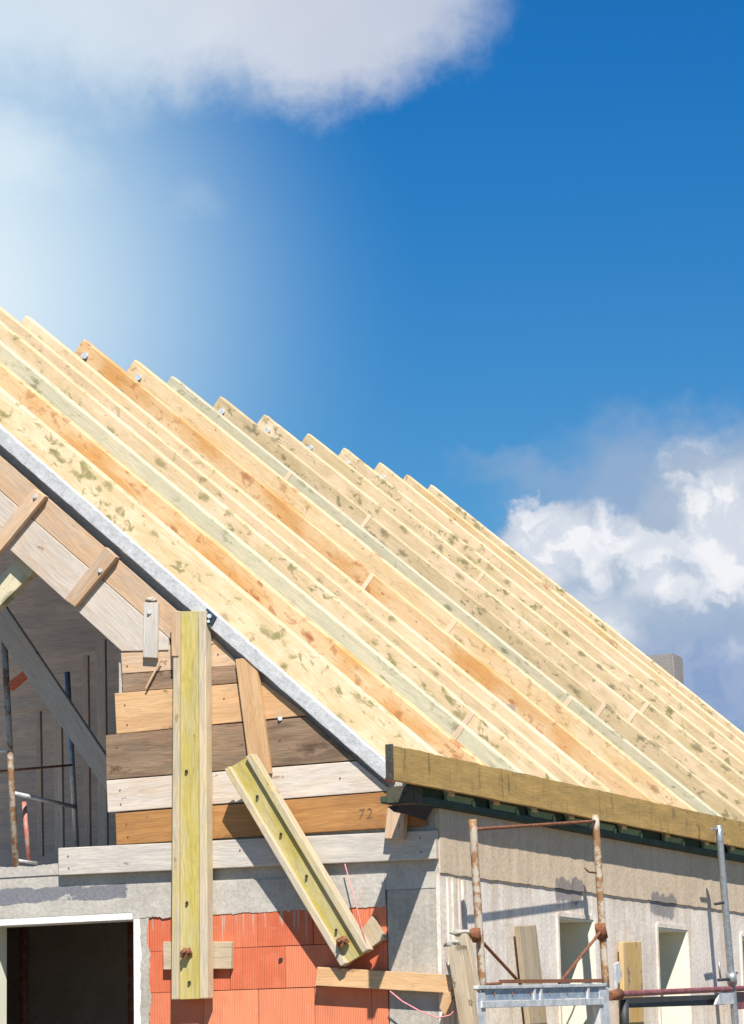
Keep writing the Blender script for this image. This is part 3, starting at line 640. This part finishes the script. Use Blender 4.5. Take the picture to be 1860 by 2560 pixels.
# deck beam: top flange, punched web, lower flange
dk = [sp(1196, 2464, .26), sp(1516, 2458, .26), sp(1516, 2466, .26), sp(1196, 2473, .26)]
deck = slab('deck_beam', dk, (-.10, 0, 0), M['galvlight'], sc, bevel=.003)
slab('web', [sp(1206, 2472, .245), sp(1510, 2466, .245), sp(1510, 2494, .245), sp(1206, 2502, .245)], (-.008, 0, 0), M['bluesteel'], deck, bevel=0)
slab('lower_flange', [sp(1206, 2503, .26), sp(1510, 2495, .26), sp(1510, 2512, .26), sp(1206, 2520, .26)], (-.06, 0, 0), M['galvlight'], deck, bevel=.003)
for x in (1235, 1280, 1326, 1372, 1462, 1418): 
    yy = 2484-(x-1235)*.02; tube('hole', [sp(x, yy, .246), sp(x, yy, .2475)], .009, M['rust'], deck, 10)
for x in (1336, 1352, 1470):
    slab('stiffener', [sp(x, 2468, .256), sp(x+4, 2468, .256), sp(x+4, 2504, .256), sp(x, 2504, .256)], (-.012, 0, 0), M['galvlight'], deck, bevel=0)
def sqpost(x0, x1, y0, y1, m, parent, v=.25): return slab('leg', [sp(x0, y0, v), sp(x1, y0, v), sp(x1+5, y1, v), sp(x0+5, y1, v)], (-.05, 0, 0), M[m], parent, bevel=.004)
sqpost(1193, 1213, 2480, 2600, 'galvlight', sc); sqpost(1498, 1522, 2468, 2600, 'galvlight', sc)

s2 = empty('pipe_scaffold', tuple(sp(1838, 2560)), 'galvanised scaffold pole carrying a maroon ledger in front of the second side window', 'scaffold')
pole((1796, 2063), (1842, 2600), .026, 'galv', s2, wob=.0)
pole((1528, 2486), (1880, 2470), .020, 'maroon', s2, 'ledger', wob=0)
slab('toe_beam', [sp(1560, 2494, .17), sp(1812, 2486, .17), sp(1812, 2512, .17), sp(1560, 2520, .17)], (-.04, 0, 0), M['darksteel'], s2, bevel=.003)
slab('ledger', [sp(1836, 2480, .20), sp(1900, 2478, .20), sp(1900, 2520, .20), sp(1840, 2524, .20)], (-.04, 0, 0), M['maroon'], s2, bevel=.003)
slab('plate', [sp(1800, 2482, .23), sp(1832, 2478, .23), sp(1836, 2510, .23), sp(1790, 2512, .23)], (-.02, 0, 0), M['galvlight'], s2, bevel=.002)
tube('coupler', [sp(1522, 2490, .22), sp(1548, 2486, .22)], .036, M['rust'], s2, wob=.2)
tube('coupler', [sp(1827, 2432, .23), sp(1831, 2462, .23)], .038, M['galv'], s2, wob=.15)
tube('bolt', [sp(1796, 2450, .24), sp(1822, 2448, .24)], .011, M['darksteel'], s2)
tube('bolt', [sp(1797, 2405, .24), sp(1801, 2445, .24)], .007, M['galv'], s2)
tube('bolt', [sp(1835, 2436, .24), sp(1842, 2432, .24)], .010, M['rust'], s2)
tube('bolt', [sp(1776, 2073, .22), sp(1795, 2073, .22)], .008, M['galv'], s2)
tube('bolt', [sp(1788, 2260, .22), sp(1808, 2257, .22)], .010, M['darksteel'], s2)
tube('leg', [sp(1560, 2500, .2), sp(1562, 2600, .2)], .03, M['darksteel'], s2)
hb2 = slab('hanging_hook', [sp(1540, 2410, .2), sp(1550, 2404, .2), sp(1556, 2440, .2), sp(1542, 2470, .2)], (-.02, 0, 0), M['galvlight'], s2, bevel=.002)

# ------------------------------------------------------------------ inside the attic opening
def ap(x, y, v): return at(x, y, 1, v)
si = empty('pipe_scaffold', tuple(ap(35, 2165, .7)), 'whitish painted scaffold frame standing inside the attic opening', 'scaffold')
def ip(a, b_, v0, v1, r, m, nm='post'): return tube(nm, [ap(*a, v0), ap(*b_, v1)], r, M[m], si)
ip((10, 1590), (40, 2170), .7, .7, .022, 'rustpaint'); ip((168, 1680), (192, 2130), 1.4, 1.4, .020, 'galv')
ip((-30, 1878), (22, 1876), .7, .7, .012, 'galvlight', 'rail'); ip((34, 1983), (190, 2018), .7, 1.4, .014, 'galvlight', 'rail')
ip((-20, 1930), (185, 1912), .9, 1.4, .008, 'rust', 'rail'); ip((36, 2150), (92, 2158), .7, .9, .010, 'galvlight', 'rail')
tag(tube('prop', [ap(60, 2005, .9), ap(72, 2152, .9)], .016, M['redpole']), 'thin faded red prop beside the indoor scaffold post', 'prop')
tag(slab('brace_plank', [ap(x, y, .55) for x, y in ((-30, 1470), (2, 1500), (275, 1905), (275, 1990), (-30, 1555))], (0, .04, 0), M['shade_plank']), 'shaded diagonal plank crossing the attic opening', 'plank')
tag(slab('collar_timber', [ap(x, y, .04) for x, y in ((50, 1386), (90, 1424), (-20, 1534), (-60, 1508))], (0, .07, 0), M['r_green']), 'pale timber sloping the other way at the peak of the dark opening', 'timber')
tag(slab('wall_plank', [ap(x, y, 1.9) for x, y in ((-40, 1755), (140, 1735), (140, 1768), (-40, 1790))], (0, .05, 0), M['shade_plank']), 'horizontal shaded plank high in the attic behind the scaffold', 'plank')
for i, (x, w_, y0) in enumerate(((88, 12, 1780), (132, 20, 1760), (205, 14, 1640), (240, 22, 1600))):
    tag(slab('leaning_board', [ap(a, b_, 2.4) for a, b_ in ((x, y0), (x+w_, y0-3), (x+w_+6, 2140), (x+6, 2140))], (0, .03, 0), M['shade_plank' if i % 2 else 'inner2']),
        ['narrow dark board leaning at the back of the attic beside the red prop', 'wider board at the back of the attic between the scaffold posts', 'tall thin dark board just right of the rear scaffold post', 'tall dark board at the back beside the shuttering plank ends'][i], 'board', 'boards stored in the attic')
tag(slab('clay_brick', [ap(x, y, .62) for x, y in ((20, 1706), (58, 1676), (66, 1692), (26, 1726))], (0, .04, 0), M['brick']), 'orange brick piece beside the scaffold post', 'lath')  # orange is the clay's own colour
for nm, x, m in (('prop', 60, 'redpole'), ('prop', 330, 'redpole')):
    p = ap(x, 2430, 1.9); tag(tube('prop', [(p.x, p.y, 0), (p.x, p.y, 2.70)], .03, M[m]), 'red steel prop in the dark room, %s of the opening' % ('left' if x < 200 else 'right side'), 'prop', 'props in the dark room')
